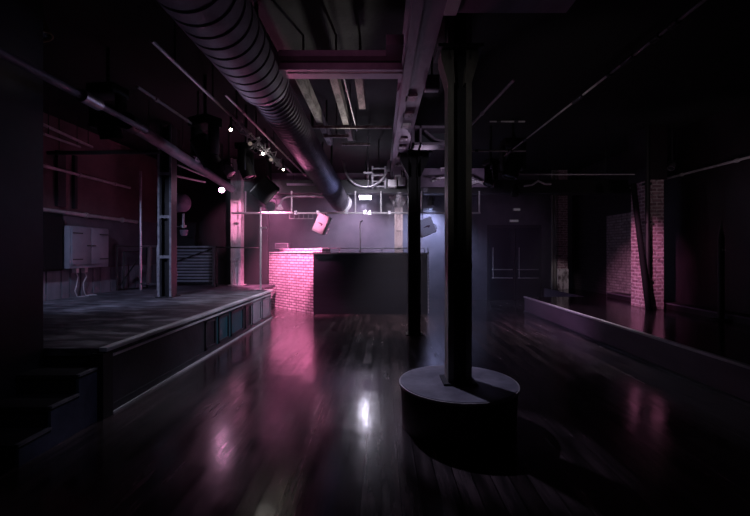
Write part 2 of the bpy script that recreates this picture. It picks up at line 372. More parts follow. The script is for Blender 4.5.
for k, (yy, lab) in enumerate(((8.62+CY,'pale cable dropping from the near side of the grey cabinet'),(8.86+CY,'pale cable dropping from the middle of the grey cabinet'))):
    cc = thing('power_cable', lab, 'cable', (XL+.12,yy,ZS), 'cables under the grey cabinet')
    MB().box(XL+.08, XL+.16, yy-.04, yy+.04, 1.17, 1.27).build('plug', M['white'], cc)
    MB().tube([(XL+.12,yy,1.2),(XL+.13,yy+.05,1.08),(XL+.12,yy+.03*(1-2*k),.95),(XL+.14,yy-.05,.80),(XL+.13,yy+.02,ZS+.012),(XL+.3,yy+.12,ZS+.012)], .010).build('cord', M['cable'], cc)

def wall_pipe(name, label, p0, p1, r, mat, n=4, group=None, clipmat=None, off=(0,0,0)):
    p0, p1 = Vector(p0), Vector(p1)
    t = thing(name, label, 'pipe', p0, group)
    MB().cyl(p0, p1, r, 10).build('tube', mat, t)
    for k in range(n):
        q = p0.lerp(p1, (k+.5)/n); d = (p1-p0).normalized()
        MB().cyl(q-d*.03, q+d*.03, r*1.5, 10).build('clip', clipmat or mat, t)
    return t
wall_pipe('wall_pipe', 'upper pale pipe along the maroon left wall', (XL+.06,5.6,3.22), (XL+.06,10.1,3.22), .03, M['pipe'], 4, 'pipes on the left wall')
wall_pipe('wall_pipe', 'lower pale pipe along the foot of the maroon plaster on the left', (XL+.06,5.6,2.40), (XL+.06,10.4,2.38), .04, M['pipe'], 4, 'pipes on the left wall')

# black tube frame and railings on the stage
fr = thing('tube_frame', 'black tube frame leaning at the left wall right of the grey cabinet', 'railing', (-6.2,10.0,ZS))
MB().tube([(-6.3,9.55,ZS+.01),(-6.3,9.55,1.74),(-6.05,10.35,1.74),(-6.05,10.35,ZS+.01),(-6.3,9.55,ZS+.03)], .022).build('frame', M['black'], fr)
MB().tube([(-6.28,9.62,.8),(-6.1,10.2,1.55)], .018).build('brace', M['black'], fr)
MB().tube([(-6.25,9.72,ZS),(-6.25,9.72,1.60),(-6.12,10.12,1.62)], .018).build('hoop', M['black'], fr)
rl = thing('stage_railing', 'pale framed rail panel left of the stage column', 'railing', (-5.75,9.6,ZS), 'rails at the rear of the stage')
MB().tube([(-5.95,9.9,ZS),(-5.95,9.9,3.6)], .03).build('tall_post', M['steel'], rl)
MB().tube([(-5.42,9.7,ZS),(-5.42,9.7,1.75)], .03).build('post', M['steel'], rl)
MB().tube([(-5.95,9.9,1.74),(-5.42,9.7,1.74)], .022).build('top_rail', M['steel'], rl)
MB().tube([(-5.95,9.9,.82),(-5.42,9.7,.82)], .022).build('bottom_rail', M['steel'], rl)
MB().tube([(-5.70,9.8,.82),(-5.66,9.8,1.74)], .05).build('upright_bar', M['maroon'], rl)
sl = thing('slatted_barrier', 'horizontally slatted grey barrier behind the stage column', 'barrier', (-5.0,10.7,ZS), 'rails at the rear of the stage')
for xx in (-5.75, -4.47): MB().box(xx-.025, xx+.025, 10.67, 10.73, ZS, 1.75).build('post', M['steel'], sl)
MB().box(-5.78, -4.44, 10.66, 10.74, 1.72, 1.76).build('top_rail', M['steel'], sl)
s_ = MB()
for k in range(11): 
    z = .80+.082*k
    s_.box(-5.72, -4.49, 10.69, 10.705, z, z+.05, rot=Matrix.Rotation(.5,3,'X'))
s_.build('slats', M['panelgrey'], sl)
MB().tube([(-5.72,10.64,1.25),(-4.5,10.64,1.68)], .018).build('diagonal_brace', M['black'], sl)
rl2 = thing('guard_rail', 'thin black rail crossing in front of the peeling stage column', 'railing', (-3.7,10.6,ZS), 'rails at the rear of the stage')
MB().tube([(-4.40,10.7,1.73),(-3.12,10.4,1.70)], .018).build('top_rail', M['black'], rl2)
MB().tube([(-3.12,10.4,ZS),(-3.12,10.4,1.72)], .018).build('post', M['black'], rl2)
MB().tube([(-4.40,10.7,ZS),(-4.40,10.7,1.75)], .018).build('post', M['black'], rl2)

# tank and hanging lamp at rear of stage
tk = thing('duct_drum', 'round-ended drum hanging beside the stage column near the ceiling', 'tank', (-5.3,10.4,2.9))
prof = [(0,.2),(.03,.25),(.5,.25)] + [(.5+.2*math.sin(a), .25*math.cos(a)) for a in (.3,.6,.9,1.2,1.5)]
MB().lathe(prof, (-5.66,10.4,2.88), (1,0,0), 24).build('shell', M['beam'], tk)
for xx in (-5.45,-5.2): MB().tube([(xx,10.4,3.12),(xx,10.4,ZC)], .012).build('strap', M['black'], tk)
hl = thing('hanging_lamp', 'small steel lamp hanging beneath the round-ended drum', 'lamp', (-5.14,10.4,2.0))
MB().cyl((-5.14,10.4,2.60),(-5.14,10.4,2.22),.035).build('stem', M['steel'], hl)
MB().tube([(-5.14,10.4,2.26),(-5.42,10.4,2.26)], .012).build('arm', M['steel'], hl)
MB().cyl((-5.14,10.4,2.30),(-5.14,10.4,2.24),.075).build('collar', M['steel'], hl)
MB().lathe([(0,.06),(.05,.09),(.14,.10),(.16,.08)], (-5.12,10.4,2.02), (0,0,1), 16).build('lamp_shade', M['beam'], hl)

# ------------------------------------------------------------------ rear bar / DJ booth
A = Vector((-3.32,11.85,0)); B = Vector((-1.74,10.32,0))
ux = (B-A).normalized(); uy = Vector((-ux.y, ux.x, 0)); L = (B-A).length
bb = thing('brick_counter', 'pink-lit white-washed brick counter beside the stage', 'counter', A)
def angled(name, mat, x0, x1, y0, y1, z0, z1, parent):
    o = MB().box(x0,x1,y0,y1,z0,z1).build(name, mat)
    ang = math.atan2(ux.y, ux.x)
    o.rotation_euler = (0,0,ang); o.parent = parent
    return o
angled('brick_front', M['brickbar'], 0, L, 0, .24, 0, 1.575, bb)
angled('coping', M['speaker'], -.02, L+.01, -.03, .27, 1.575, 1.60, bb)
angled('back_ledge', M['brickbar'], .12, L, .27, .55, 0, 1.70, bb)
dk = thing('bar_counter', 'long dark boarded counter between brick and black column', 'counter', (-.3,10.4,0))
MB().box(-1.735, 1.19, 10.27, 10.33, 0, 1.545).build('front_board', M['barblack'], dk)
MB().box(1.13, 1.19, 10.33, 11.3, 0, 1.545).build('end_board', M['barblack'], dk)
MB().box(-1.735, 1.23, 10.22, 10.85, 1.545, 1.585).build('worktop', M['barblack'], dk, bevel=.006)
MB().box(-1.735, 1.23, 10.212, 10.222, 1.548, 1.583).build('edge_strip', M['steel'], dk)
MB().box(-1.7, 1.1, 10.33, 10.8, 0, .05).build('plinth', M['black'], dk)
gr_ = MB().tube([(-1.7,10.75,1.70),(1.17,10.75,1.70)], .010)
gr_.build('guard_rail', M['steel'], dk)
for k in range(6): MB().tube([(-1.68+.57*k,10.75,1.58),(-1.68+.57*k,10.75,1.70)], .010).build('rail_post', M['steel'], dk)
rp_ = thing('rope_light', 'unlit beaded rope light down the right end of the dark counter', 'rope light', (1.2,10.25,.03))
MB().tube([(1.205,10.24,1.72),(1.207,10.22,1.2),(1.215,10.22,.7),(1.215,10.23,.03)], .010).build('cord', M['cable'], rp_)
for k in range(18):
    MB().lathe([(-.012,.004),(0,.018),(.012,.004)], (1.205+.0006*k, 10.215, 1.65-.09*k), (0,0,1), 8).build('bead', M['white'], rp_)
am = thing('mixing_desk', 'small grey rack unit on the brick counter ledge', 'audio unit', (-2.9,11.8,1.7))
MB().box(-3.10, -2.72, 11.72, 12.0, 1.70, 1.86).build('case', M['panelgrey'], am, bevel=.006)
for k in range(3): MB().box(-3.08, -2.74, 11.705, 11.72, 1.72+.045*k, 1.75+.045*k).build('rack_panel', M['panel'], am)
mp_ = thing('pole_stand', 'thin upright pole stand behind the middle of the dark counter', 'stand', (-.57,11.0,0))
MB().cyl((-.57,11.0,.02),(-.57,11.0,2.42),.016).build('pole', M['steel'], mp_)
MB().lathe([(0,.2),(.02,.2),(.03,.03)], (-.57,11.0,0), (0,0,1), 20).build('base', M['black'], mp_)
MB().cyl((-.57,11.0,2.42),(-.50,10.98,2.46),.02).build('clamp', M['black'], mp_)

# ------------------------------------------------------------------ overhead bar (truss) and corner pole
YT, ZT = 9.85, 2.56
tr = thing('lighting_bar', 'long white lighting bar hung across the room above the counter', 'lighting bar', (-.5,YT,ZT))
MB().cyl((-3.68,YT,ZT),(2.45,YT,ZT),.024).build('main_tube', M['white'], tr)
for xx in (-3.34,-2.20,-.63,.0,1.0,2.42): MB().cyl((xx,YT,ZT),(xx,YT,3.10),.020).build('drop_tube', M['white'], tr)
lad = MB().cyl((-2.26,YT-.02,ZT-.14),(-1.66,YT-.02,ZT-.14),.012)
for k in range(6): lad.cyl((-2.25+.115*k,YT-.02,ZT-.14),(-2.25+.115*k,YT-.01,ZT),.009)
lad.build('ladder_rail', M['steel'], tr)
for xx in (-2.1,-1.55,-.85,-.40,-.28,.2): MB().box(xx-.035, xx+.035, YT-.035, YT+.035, ZT-.035, ZT+.06).build('clamp', M['steel'], tr)
cp = thing('corner_pole', 'white pole standing on the rear corner of the stage', 'pole', (-2.92,YF-.05,ZS))
MB().cyl((-2.92,YF-.05,ZS),(-2.92,YF-.05,2.70),.024).build('tube', M['white'], cp)
MB().cyl((-2.92,YF-.05,ZS),(-2.92,YF-.05,ZS+.02),.08).build('flange', M['steel'], cp)
MB().box(-2.92, -2.78, YF-.08, YF-.02, 2.17, 2.21).build('bracket', M['steel'], cp)
bx = thing('cross_beam', 'heavy black beam spanning the room over the lighting bar', 'beam', (0,10.1,3.1))
MB().box(-3.2, 6.4, 9.98, 10.22, 3.08, 3.40).build('web', M['black'], bx)
MB().box(-3.2, 6.4, 9.92, 10.28, 3.06, 3.10).build('flange', M['coldark'], bx)
gp = thing('goose_pipe', 'bent steel pipe with a lamp cup at its left end', 'pipe', (-2.0,9.6,2.95))
MB().tube([(-2.42,9.6,2.70),(-2.40,9.6,2.80),(-2.34,9.6,2.88),(-2.25,9.6,2.93),(-2.1,9.6,2.94),(-1.35,9.6,2.94)], .022, 10).build('tube', M['steel'], gp)
MB().lathe([(0,.03),(.06,.06),(.10,.085)], (-2.42,9.6,2.73), (0,-.35,-1), 16).build('cup', M['white'], gp)
MB().tube([(-1.4,9.6,2.94),(-1.4,9.6,ZC)], .012).build('hanger', M['black'], gp)

def hung_speaker(label, c, roll, yaw, size, hang_z, tilt=0):
    t = thing('hanging_speaker', label, 'speaker', c, 'tilted white speakers over the counter')
    R = Matrix.Rotation(yaw,3,'Z') @ Matrix.Rotation(tilt,3,'X') @ Matrix.Rotation(roll,3,'Y')
    x, y, z = R @ V(1,0,0), R @ V(0,1,0), R @ V(0,0,1); c = Vector(c)
    w, d, h = size
    MB().obox(c, (w,d,h), x, y, z).build('cabinet', M['speaker'], t, bevel=.012)
    MB().obox(c - y*(d/2+.004), (w*.90,.008,h*.93), x, y, z).build('grille', M['speaker'], t)
    g = MB()
    g.bm.faces.new([g.bm.verts.new(c - y*(d/2+.011) + x*u*w + z*v*h) for u, v in ((-.25,.02),(.05,.06),(.22,.02),(.18,-.06),(.10,-.10),(.06,-.03),(-.1,-.01))])
    g.build('badge', M['badge'], t)
    MB().tube([c + x*(w/2+.02) - z*h*.35, c + x*(w/2+.06) - z*h*.35, c + x*(w/2+.06) - z*h*.05, c + x*(w/2+.01) - z*h*.05], .014).build('bracket', M['white'], t)
    top = c + z*h/2
    MB().tube([top, V(top.x, top.y, hang_z)], .012).build('hanger', M['black'], t)
    return t
hung_speaker('tilted white speaker glowing pink above the brick counter', (-1.44,9.75,2.28), math.radians(24), math.radians(-8), (.29,.24,.46), ZT-.02)
hung_speaker('tilted bluish white speaker half hidden by the slim black column', (1.10,9.95,2.22), math.radians(-22), math.radians(10), (.40,.24,.42), 3.06)

# ------------------------------------------------------------------ lighting fixtures
def aimvec(a, b): return (Vector(b)-Vector(a)).normalized()
def par_can(label, loc, aim, hang_z, r=.09, Ln=.24, lens='lens_off', body='black', group='stage lamps under the ceiling', name='par_can', cat='stage lamp'):
    loc = Vector(loc); d = aimvec(loc, aim); x, y, z = frame(d)
    t = thing(name, label, cat, loc, group)
    MB().lathe([(-Ln*.62,r*.35),(-Ln*.58,r*.55),(-Ln*.35,r*.82),(-Ln*.2,r),(Ln*.45,r),(Ln*.47,r*1.12),(Ln*.5,r*1.12),(Ln*.5,r*.95),(Ln*.40,r*.93)], loc, d, 20).build('body', M[body], t)
    MB().lathe([(Ln*.41,r*.9),(Ln*.43,r*.7),(Ln*.435,r*.1)], loc, d, 20).build('lens', M[lens], t)
    sx = x*(r*1.22); up = V(0,0,1)
    MB().tube([loc+sx, loc+sx+up*r*1.0, loc+sx*.8+up*r*1.7, loc-sx*.8+up*r*1.7, loc-sx+up*r*1.0, loc-sx], .010, 6).build('yoke', M['black'], t)
    MB().cyl(loc+up*r*1.65, V(loc.x,loc.y,hang_z), .014, 8).build('clamp', M['black'], t)
    return t
def moving_head(label, loc, aim, hang_z, s=1.0, lens='lens_off', group='moving lights under the ceiling'):
    loc = Vector(loc); d = aimvec(loc, aim); x, y, z = frame(d)
    t = thing('moving_light', label, 'moving light', loc, group)
    hx = Vector((x.x,x.y,0)).normalized()
    hy = Vector((-hx.y,hx.x,0)); up = V(0,0,1)
    MB().obox(loc+up*.36*s, (.34*s,.26*s,.12*s), hx, hy, up).build('base', M['black'], t, bevel=.012*s)
    for k in (-1,1): MB().obox(loc+hx*k*.165*s+up*.12*s, (.05*s,.14*s,.38*s), hx, hy, up).build('yoke_arm', M['black'], t, bevel=.01*s)
    MB().lathe([(-.2*s,.07*s),(-.17*s,.115*s),(.02*s,.13*s),(.16*s,.12*s),(.19*s,.125*s),(.19*s,.10*s),(.17*s,.095*s)], loc, d, 20).build('head', M['black'], t)
    MB().lathe([(.172*s,.093*s),(.182*s,.05*s),(.184*s,.01*s)], loc, d, 20).build('lens', M[lens], t)
    MB().cyl(loc+up*.42*s, V(loc.x,loc.y,hang_z), .02*s, 8).build('clamp', M['black'], t)
    return t

# lit lamps (each carries its own real light, below)
PINK = V(-3.90, 9.80, 3.14)
par_can('small lit pink lamp shining above the rear of the stage', PINK, PINK+V(.35,-.9,-.5), ZC, .07, .16, 'lens_pink')
PINK2 = V(-2.76, 9.62, 3.30)
par_can('pink lamp above and behind the black hanging speaker, aimed at the brick counter', PINK2, (-2.6,11.2,1.3), ZC, .075, .2, 'lens_pink')
WHT = V(-.46, 11.7, 3.17)
wl = thing('wash_light', 'lit white lamp over the back wall behind the lighting bar', 'stage lamp', WHT, 'stage lamps under the ceiling')
MB().box(WHT.x-.22, WHT.x+.22, WHT.y-.05, WHT.y+.10, WHT.z-.05, WHT.z+.10).build('body', M['black'], wl, bevel=.01)
MB().box(WHT.x-.17, WHT.x+.17, WHT.y-.062, WHT.y-.048, WHT.z-.04, WHT.z+.075).build('lens', M['lens_white'], wl)
MB().cyl((WHT.x,WHT.y+.03,WHT.z+.1),(WHT.x,WHT.y+.03,ZC),.014).build('clamp', M['black'], wl)
BLU = V(1.56, 12.55, 3.20)
par_can('lamp throwing a blue beam behind the slim black column', BLU, (1.55,13.2,1.5), ZC, .10, .24, 'lens_blue')

# warm lamp strip with tiny spots on left conduit
c1 = thing('ceiling_conduit', 'long conduit with small lit spots left of the big duct', 'pipe', (-2.06,6,3.5), 'conduits along the ceiling')
MB().cyl((-2.06,3.6,3.50),(-2.06,9.2,3.42),.018).build('tube', M['pipe'], c1)
for yy in (4.0,4.9,5.7,6.6,7.7): MB().cyl((-2.06,yy,3.49),(-2.06,yy,ZC),.010).build('hanger', M['black'], c1)
spots = [(231,129,5.5,'lens_warm','first lit warm spot on the conduit left of the duct'),(250,143,6.3,'lens_dimwarm','chrome spot between the two leftmost lit spots'),
         (256,150,6.6,'lens_off','chrome spot in the tangle halfway along the conduit'),(263,153,6.95,'lens_warm','second lit warm spot on the conduit left of the duct'),
         (271,159,7.4,'lens_dimwarm','chrome spot just before the brightest warm spot'),(283,169,8.1,'lens_warm','brightest warm spot at the far end of the conduit')]
for px, py, d, ln, lab in spots:
    q = at(px,py,d)
    o = par_can(lab, q, q+V(.25+random.uniform(-.1,.1),-.8,-.45), 3.47, .034 if ln!='lens_warm' else .022, .10, ln, 'steel', 'small spots beside the big duct', 'spot_lamp', 'spot lamp')
tg = thing('cable_tangle', 'silver cable tangle looped along the conduit among the small spots', 'cable', (-2.04,6.9,3.4))
for k in range(3):
    pts = []
    for q in range(22):
        pts.append(V(-2.04+.10*math.sin(q*1.9+k)+random.uniform(-.04,.04), 5.6+.13*q, 3.38+.08*math.cos(q*2.3+k*2)+random.uniform(-.04,.03)))
    MB().tube(pts, .011, 6).build('cable', M['white'], tg)
for yy in (5.7,7.0,8.2): MB().cyl((-2.04,yy,3.4),(-2.04,yy,3.52),.012).build('clip', M['steel'], tg)
c2 = wall_pipe('ceiling_conduit', 'thin conduit close along the left side of the big duct', (-1.83,4.7,3.45), (-1.80,9.6,3.42), .014, M['pipe'], 4, 'conduits along the ceiling')
c3 = wall_pipe('ceiling_conduit', 'short conduit above the stage edge', (-2.80,4.6,3.5), (-2.80,6.15,3.5), .018, M['pipe'], 2, 'conduits along the ceiling')
c4 = thing('ceiling_conduit', 'long pale conduit with dark couplings slanting over the right floor', 'pipe', (2.44,6,3.5), 'conduits along the ceiling')
MB().cyl((2.44,2.7,3.50),(2.44,9.2,3.50),.013).build('tube', M['pipe'], c4)
for yy, hl_ in ((3.33,.05),(3.55,.05),(3.95,.09),(4.27,.02),(4.95,.12),(6.75,.06),(7.55,.12),(8.05,.1)):
    MB().cyl((2.44,yy-hl_,3.5),(2.44,yy+hl_,3.5),.03).build('coupling', M['black'], c4)
c5 = wall_pipe('ceiling_conduit', 'short pale conduit right of the plinth column capital', (1.43,4.3,3.45), (1.25,6.3,3.42), .016, M['pipe'], 1, 'conduits along the ceiling')
c6 = thing('ceiling_conduit', 'pale conduit running crosswise to the brick pillar at right', 'pipe', (4,8.2,3.2), 'conduits along the ceiling')
MB().tube([(2.70,8.2,3.42),(2.80,8.2,3.30),(2.84,8.2,3.20),(2.95,8.2,3.19),(5.2,8.2,3.19)], .013).build('tube', M['pipe'], c6)
for xx in (3.4,4.6): MB().cyl((xx,8.2,3.2),(xx,8.2,ZC),.010).build('hanger', M['black'], c6)
c7 = wall_pipe('ceiling_conduit', 'dim crosswise conduit right of the slim black column', (1.5,7.6,3.52), (2.75,7.6,3.52), .018, M['pipe'], 2, 'conduits along the ceiling', M['black'])
c8 = wall_pipe('ceiling_conduit', 'faint short crosswise conduit high beside the plinth column', (1.55,5.7,3.46), (2.05,5.7,3.46), .012, M['pipe'], 2, 'conduits along the ceiling', M['black'])
wall_pipe('wall_pipe', 'long pale pipe along the top of the dark right wall', (6.22,2.5,3.2), (6.22,10.2,3.2), .024, M['pipe'], 6)
# smooth grey pipe over the stage edge
sp2 = thing('overhead_pipe', 'thick grey pipe slanting over the stage from the left', 'pipe', (-3.2,5.2,3.2))
MB().cyl((-2.72,2.4,3.03),(-2.80,3.75,3.06),.035).build('near_length', M['duct'], sp2)
MB().cyl((-2.81,3.95,3.065),(-2.88,4.9,3.09),.032).build('middle_length', M['duct'], sp2)
MB().cyl((-3.14,5.05,3.21),(-3.62,9.7,3.13),.085,16).build('far_length', M['duct'], sp2)
MB().cyl((-2.79,3.72,3.06),(-2.81,3.98,3.065),.06).build('coupling', M['steel'], sp2)
MB().cyl((-3.12,4.9,3.21),(-3.15,5.1,3.21),.105,16).build('end_collar', M['black'], sp2)
MB().tube([(-2.88,4.9,3.09),(-3.0,4.98,3.15),(-3.13,5.0,3.21)], .04).build('elbow', M['black'], sp2)

# ------------------------------------------------------------------ big spiral duct
du = thing('spiral_duct', 'large ribbed ventilation duct running down the ceiling left of centre', 'duct', (-1.36,5.3,3.5))
def ribbed(p0, p1, r, step, rib):
    p0, p1 = Vector(p0), Vector(p1); Ld = (p1-p0).length; pr = [(0,r)]; t = step
    while t < Ld-step*.5:
        pr += [(t-step*.13,r),(t-step*.05,r+rib),(t+step*.05,r+rib),(t+step*.13,r-.002)]; t += step
    pr.append((Ld,r)); return pr, p0, p1-p0
pr, p, d = ribbed((-1.36,1.6,3.56), (-1.32,4.45,3.52), .295, .165, -.014)
MB().lathe(pr, p, d, 40).build('wide_section', M['duct'], du)
MB().lathe([(0,.30),(.03,.30),(.14,.245),(.18,.24)], (-1.32,4.42,3.52), (.03,1,-.06), 40).build('reducer', M['duct'], du)
DE = V(-1.05,10.35,2.88)
pr, p, d = ribbed((-1.315,4.55,3.51), DE, .235, .085, .010)
MB().lathe(pr, p, d, 36).build('narrow_section', M['duct'], du)
dd = (DE-V(-1.315,4.55,3.51)).normalized()
MB().lathe([(0,.245),(.08,.255),(.16,.25),(.2,.235),(.2,.19),(.05,.17)], DE-dd*.04, dd+V(.35,0,.05), 36).build('outlet', M['white'], du)
for yy, zz in ((3.0,3.83),(4.3,3.80),(7.0,3.50),(9.0,3.28)):
    xx = -1.34 if yy < 4.6 else -1.315+.265*(yy-4.55)/5.8
    MB().box(xx-.02, xx+.02, yy-.01, yy+.01, zz-.06, ZC).build('hanger', M['black'], du)

# ------------------------------------------------------------------ beams, joists and clutter on the ceiling
bm_ = thing('steel_beam', 'long mauve steel beam running away overhead beside the plinth column', 'beam', (.33,5,3.5))
MB().box(.225, .50, -1, 9.9, 3.50, 3.525).build('bottom_flange', M['beam'], bm_)
MB().box(.345, .38, -1, 9.9, 3.525, 3.86).build('web', M['beam'], bm_)
MB().box(.225, .50, -1, 9.9, 3.86, 3.885).build('top_flange', M['beam'], bm_)
MB().box(.235, .32, -1, 9.9, 3.47, 3.50).build('left_strip', M['beam'], bm_)
for yy in (4.8,5.4,5.9,6.6,7.1,7.9,8.6): MB().box(.30, .44, yy, yy+.16, 3.47, 3.50).build('splice_plate', M['peel'], bm_)
for yy in (-.5,2,4.5,7,9.5): MB().box(.32,.345,yy-.03,yy+.03,3.88,ZC).build('hanger', M['black'], bm_)
b2 = thing('steel_beam', 'pink-tinged double-lipped beam crossing between the duct and the long beam', 'beam', (-.4,4.2,3.5))
MB().box(-1.05, .22, 4.18, 4.20, 3.47, 3.66).build('web', M['coldark'], b2)
MB().box(-1.05, .22, 4.08, 4.30, 3.60, 3.66).build('upper_lip', M['beam'], b2)
MB().box(-1.05, .22, 4.08, 4.30, 3.46, 3.53).build('lower_lip', M['beam'], b2)
MB().tube([(-.95,4.06,3.42),(.22,4.06,3.42)], .010).build('conduit', M['pipe'], b2)
MB().box(.05, .22, 3.86, 4.08, 3.60, 3.70).build('gusset', M['beam'], b2)
b3 = thing('steel_beam', 'short mauve beam over the plinth column at the top of the view', 'beam', (1,3.05,3.5))
MB().box(.50, 1.47, 2.86, 3.18, 3.50, 3.53).build('bottom_flange', M['beam'], b3)
MB().box(.50, 1.47, 3.01, 3.03, 3.53, 3.80).build('web', M['beam'], b3)
MB().box(.50, .60, 2.84, 3.19, 3.485, 3.50).build('end_plate', M['speaker'], b3)
MB().cyl((1.0,3.02,3.8),(1.0,3.02,ZC),.02).build('hanger', M['black'], b3)
jz = 3.62
for x, y0, y1, lab in ((-.95,4.4,7.5,'flaking whitewashed joist nearest the big duct'),(-.55,4.4,7.2,'flaking whitewashed joist second from the big duct'),(-.26,4.4,5.6,'faint short whitewashed joist third from the big duct')):
    j = thing('ceiling_joist', lab, 'joist', (x,5,jz), 'whitewashed ceiling joists')
    MB().box(x-.045, x+.045, y0, y1, jz-.02, jz+.14).build('timber', M['peeljoist'], j)
    for yy in (y0+.5, y1-.5): MB().box(x-.012, x+.012, yy-.02, yy+.02, jz+.14, ZC).build('hanger', M['black'], j)
wall_pipe('ceiling_conduit', 'thin conduit beside the second whitewashed joist', (-.43,4.4,3.60), (-.40,6.6,3.60), .010, M['pipe'], 2, 'conduits along the ceiling')
for yy, x0, x1, lab in ((6.35,-1.15,.17,'pale crosswise batten under the whitewashed joists'),(6.85,-.98,-.55,'short pale batten behind the crosswise batten'),(7.35,-.72,-.2,'pale batten at the far end of the whitewashed joists')):
    q = thing('ceiling_batten', lab, 'batten', ((x0+x1)/2,yy,3.58), 'battens under the joists')
    MB().box(x0, x1, yy-.02, yy+.02, 3.56, 3.60).build('timber', M['peeljoist'], q)
    MB().cyl(((x0+x1)/2,yy,3.6),((x0+x1)/2,yy,ZC),.008).build('hanger', M['black'], q)
vt = thing('ceiling_vent', 'pale framed ventilation grille hung between the long beam and column', 'vent', (.75,6.2,3.3))
MB().box(.48, 1.12, 6.2, 6.5, 3.26, 3.30).box(.48, 1.12, 6.2, 6.5, 3.52, 3.56).box(.48, .52, 6.2, 6.5, 3.26, 3.56).box(1.08, 1.12, 6.2, 6.5, 3.26, 3.56).box(.60,.63,6.2,6.5,3.26,3.56).build('frame', M['beam'], vt)
MB().box(.48, 1.12, 6.48, 6.5, 3.28, 3.54).build('backing', M['slate'], vt)
MB().tube([(.68,6.25,3.50),(.85,6.25,3.36),(1.08,6.25,3.30)], .02).build('damper_arm', M['beam'], vt)
for xx in (.55,1.05): MB().cyl((xx,6.35,3.56),(xx,6.35,ZC),.012).build('hanger', M['black'], vt)
jb = thing('junction_box', 'small pale box bolted to the right of the long beam', 'box', (.58,4.65,3.5))
MB().box(.50, .66, 4.5, 4.62, 3.44, 3.60).build('case', M['cabinet'], jb, bevel=.006)
MB().box(.53, .63, 4.492, 4.5, 3.47, 3.57).build('lid', M['cabinet'], jb)
MB().cyl((.58,4.56,3.6),(.58,4.56,ZC),.012).build('hanger', M['black'], jb)
# hanging loop of flexible conduit, ladder frame, boxes
lp = tag(MB().tube([at(343,160,9.3)] + [at(366-22*math.cos(a), 163+24*math.sin(a), 9.3) for a in [PI*k/14 for k in range(1,14)]] + [at(389,160,9.3), V(at(389,160,9.3).x,9.3,3.47)], .030, 10).build('conduit_loop', M['steel'], origin=(-.34,9.3,3.2)),
         'silver flexible conduit hanging in a loop above the lighting bar', 'conduit')
rd = thing('drop_rod', 'thin steel rod hanging inside the conduit loop', 'rod', (-.3,9.2,3.2))
MB().cyl((-.30,9.2,ZC),(-.30,9.2,3.12),.010).build('rod', M['steel'], rd)
MB().box(-.40, -.20, 9.17, 9.23, 3.40, 3.44).build('cross_arm', M['steel'], rd)
la = thing('ladder_frame', 'short pale ladder-like frame hung left of the long beam end', 'frame', (-.05,9.4,3.2))
for xx in (-.20,.10): MB().box(xx-.02, xx+.02, 9.38, 9.42, 3.10, 3.62).build('stile', M['edge'], la)
for zz in (3.14,3.26,3.40,3.56): MB().box(-.18, .08, 9.385, 9.415, zz-.015, zz+.015).build('rung', M['edge'], la)
MB().cyl((-.05,9.4,3.57),(-.05,9.4,ZC),.012).build('hanger', M['black'], la)
for x0, x1, z0, z1, lab in ((.16,.36,3.10,3.27,'white box tucked under the far end of the long beam'),(.40,.56,3.15,3.32,'second white box right of the one under the long beam end')):
    q = thing('junction_box', lab, 'box', ((x0+x1)/2,9.3,z0), 'white boxes at the end of the long beam')
    MB().box(x0, x1, 9.2, 9.4, z0, z1).build('case', M['white'], q, bevel=.008)
    MB().box(x0+.02, x1-.02, 9.192, 9.2, z0+.02, z1-.02).build('lid', M['white'], q)
    MB().cyl(((x0+x1)/2,9.3,z1),((x0+x1)/2,9.3,3.5),.012).build('hanger', M['black'], q)
# crumpled foil-like pipework behind the columns
fl = thing('pipe_cluster', 'tangle of pale pipes near the ceiling behind the plinth column', 'pipes', (2.0,9.2,3.3))
for k in range(9):
    a = V(random.uniform(1.0,2.6), random.uniform(9.0,9.5), random.uniform(3.18,3.5))
    MB().tube([a, a+V(random.uniform(-.2,.2),0,random.uniform(-.05,.08)), a+V(random.uniform(-.35,.35),.1,random.uniform(-.1,.12))], random.uniform(.012,.026)).build('pipe', M['white'], fl)
MB().box(.9, 2.7, 9.55, 9.58, 3.15, 3.6).build('backing_board', M['beam'], fl)
for xx in (1.0,2.6): MB().cyl((xx,9.565,3.6),(xx,9.565,ZC),.010).build('hanger', M['black'], fl)

# ------------------------------------------------------------------ moving lights and dark fixtures
moving_head('black moving light hung over the stage edge near the thick pipe', at(205,150,6.0), at(260,250,7), ZC, 1.15)
moving_head('black moving light nearest left, outlined above the stage', at(108,122,5.2), at(150,300,6), ZC, 1.1)
moving_head('black moving light right of the conduit over the centre right floor', at(513,166,8.0), at(470,300,8), ZC, 1.25)
moving_head('smaller black moving light beside the blue haze right of the columns', at(491,178,8.4), at(430,320,8), ZC, .9)
moving_head('black moving light between the duct and the pink lamp', at(246,168,7.2), at(330,400,7), ZC, 1.0)
par_can('black lamp hung over the rear right corner near the far column', at(515,192,9.0), at(500,330,9), ZC, .08, .2)
par_can('brassy lamp in the extreme upper left corner', at(3,5,3.9), at(60,120,4.2), ZC, .11, .26, 'lens_off', 'brass', 'brassy lamps at upper left')
par_can('brassy lamp just right of the one in the upper left corner', at(38,27,4.2), at(90,150,4.3), ZC, .09, .22, 'lens_off', 'brass', 'brassy lamps at upper left')
par_can('round black lamp beside the black hanging speaker', at(271,206,9.2), at(271,206,9.2)+V(.1,-1,-.25), ZC, .10, .2)
par_can('black lamp clamped to the right wall pipe', at(666,163,8.6), at(560,300,9), ZC, .07, .18)
par_can('pale lamp clamped to the right wall pipe beside the black one', at(672,166,8.35), at(600,330,7), ZC, .06, .16, 'lens_off', 'steel')
bs = thing('hanging_speaker', 'black speaker hanging tilted left of the bent steel pipe', 'speaker', at(266,194,8.6))
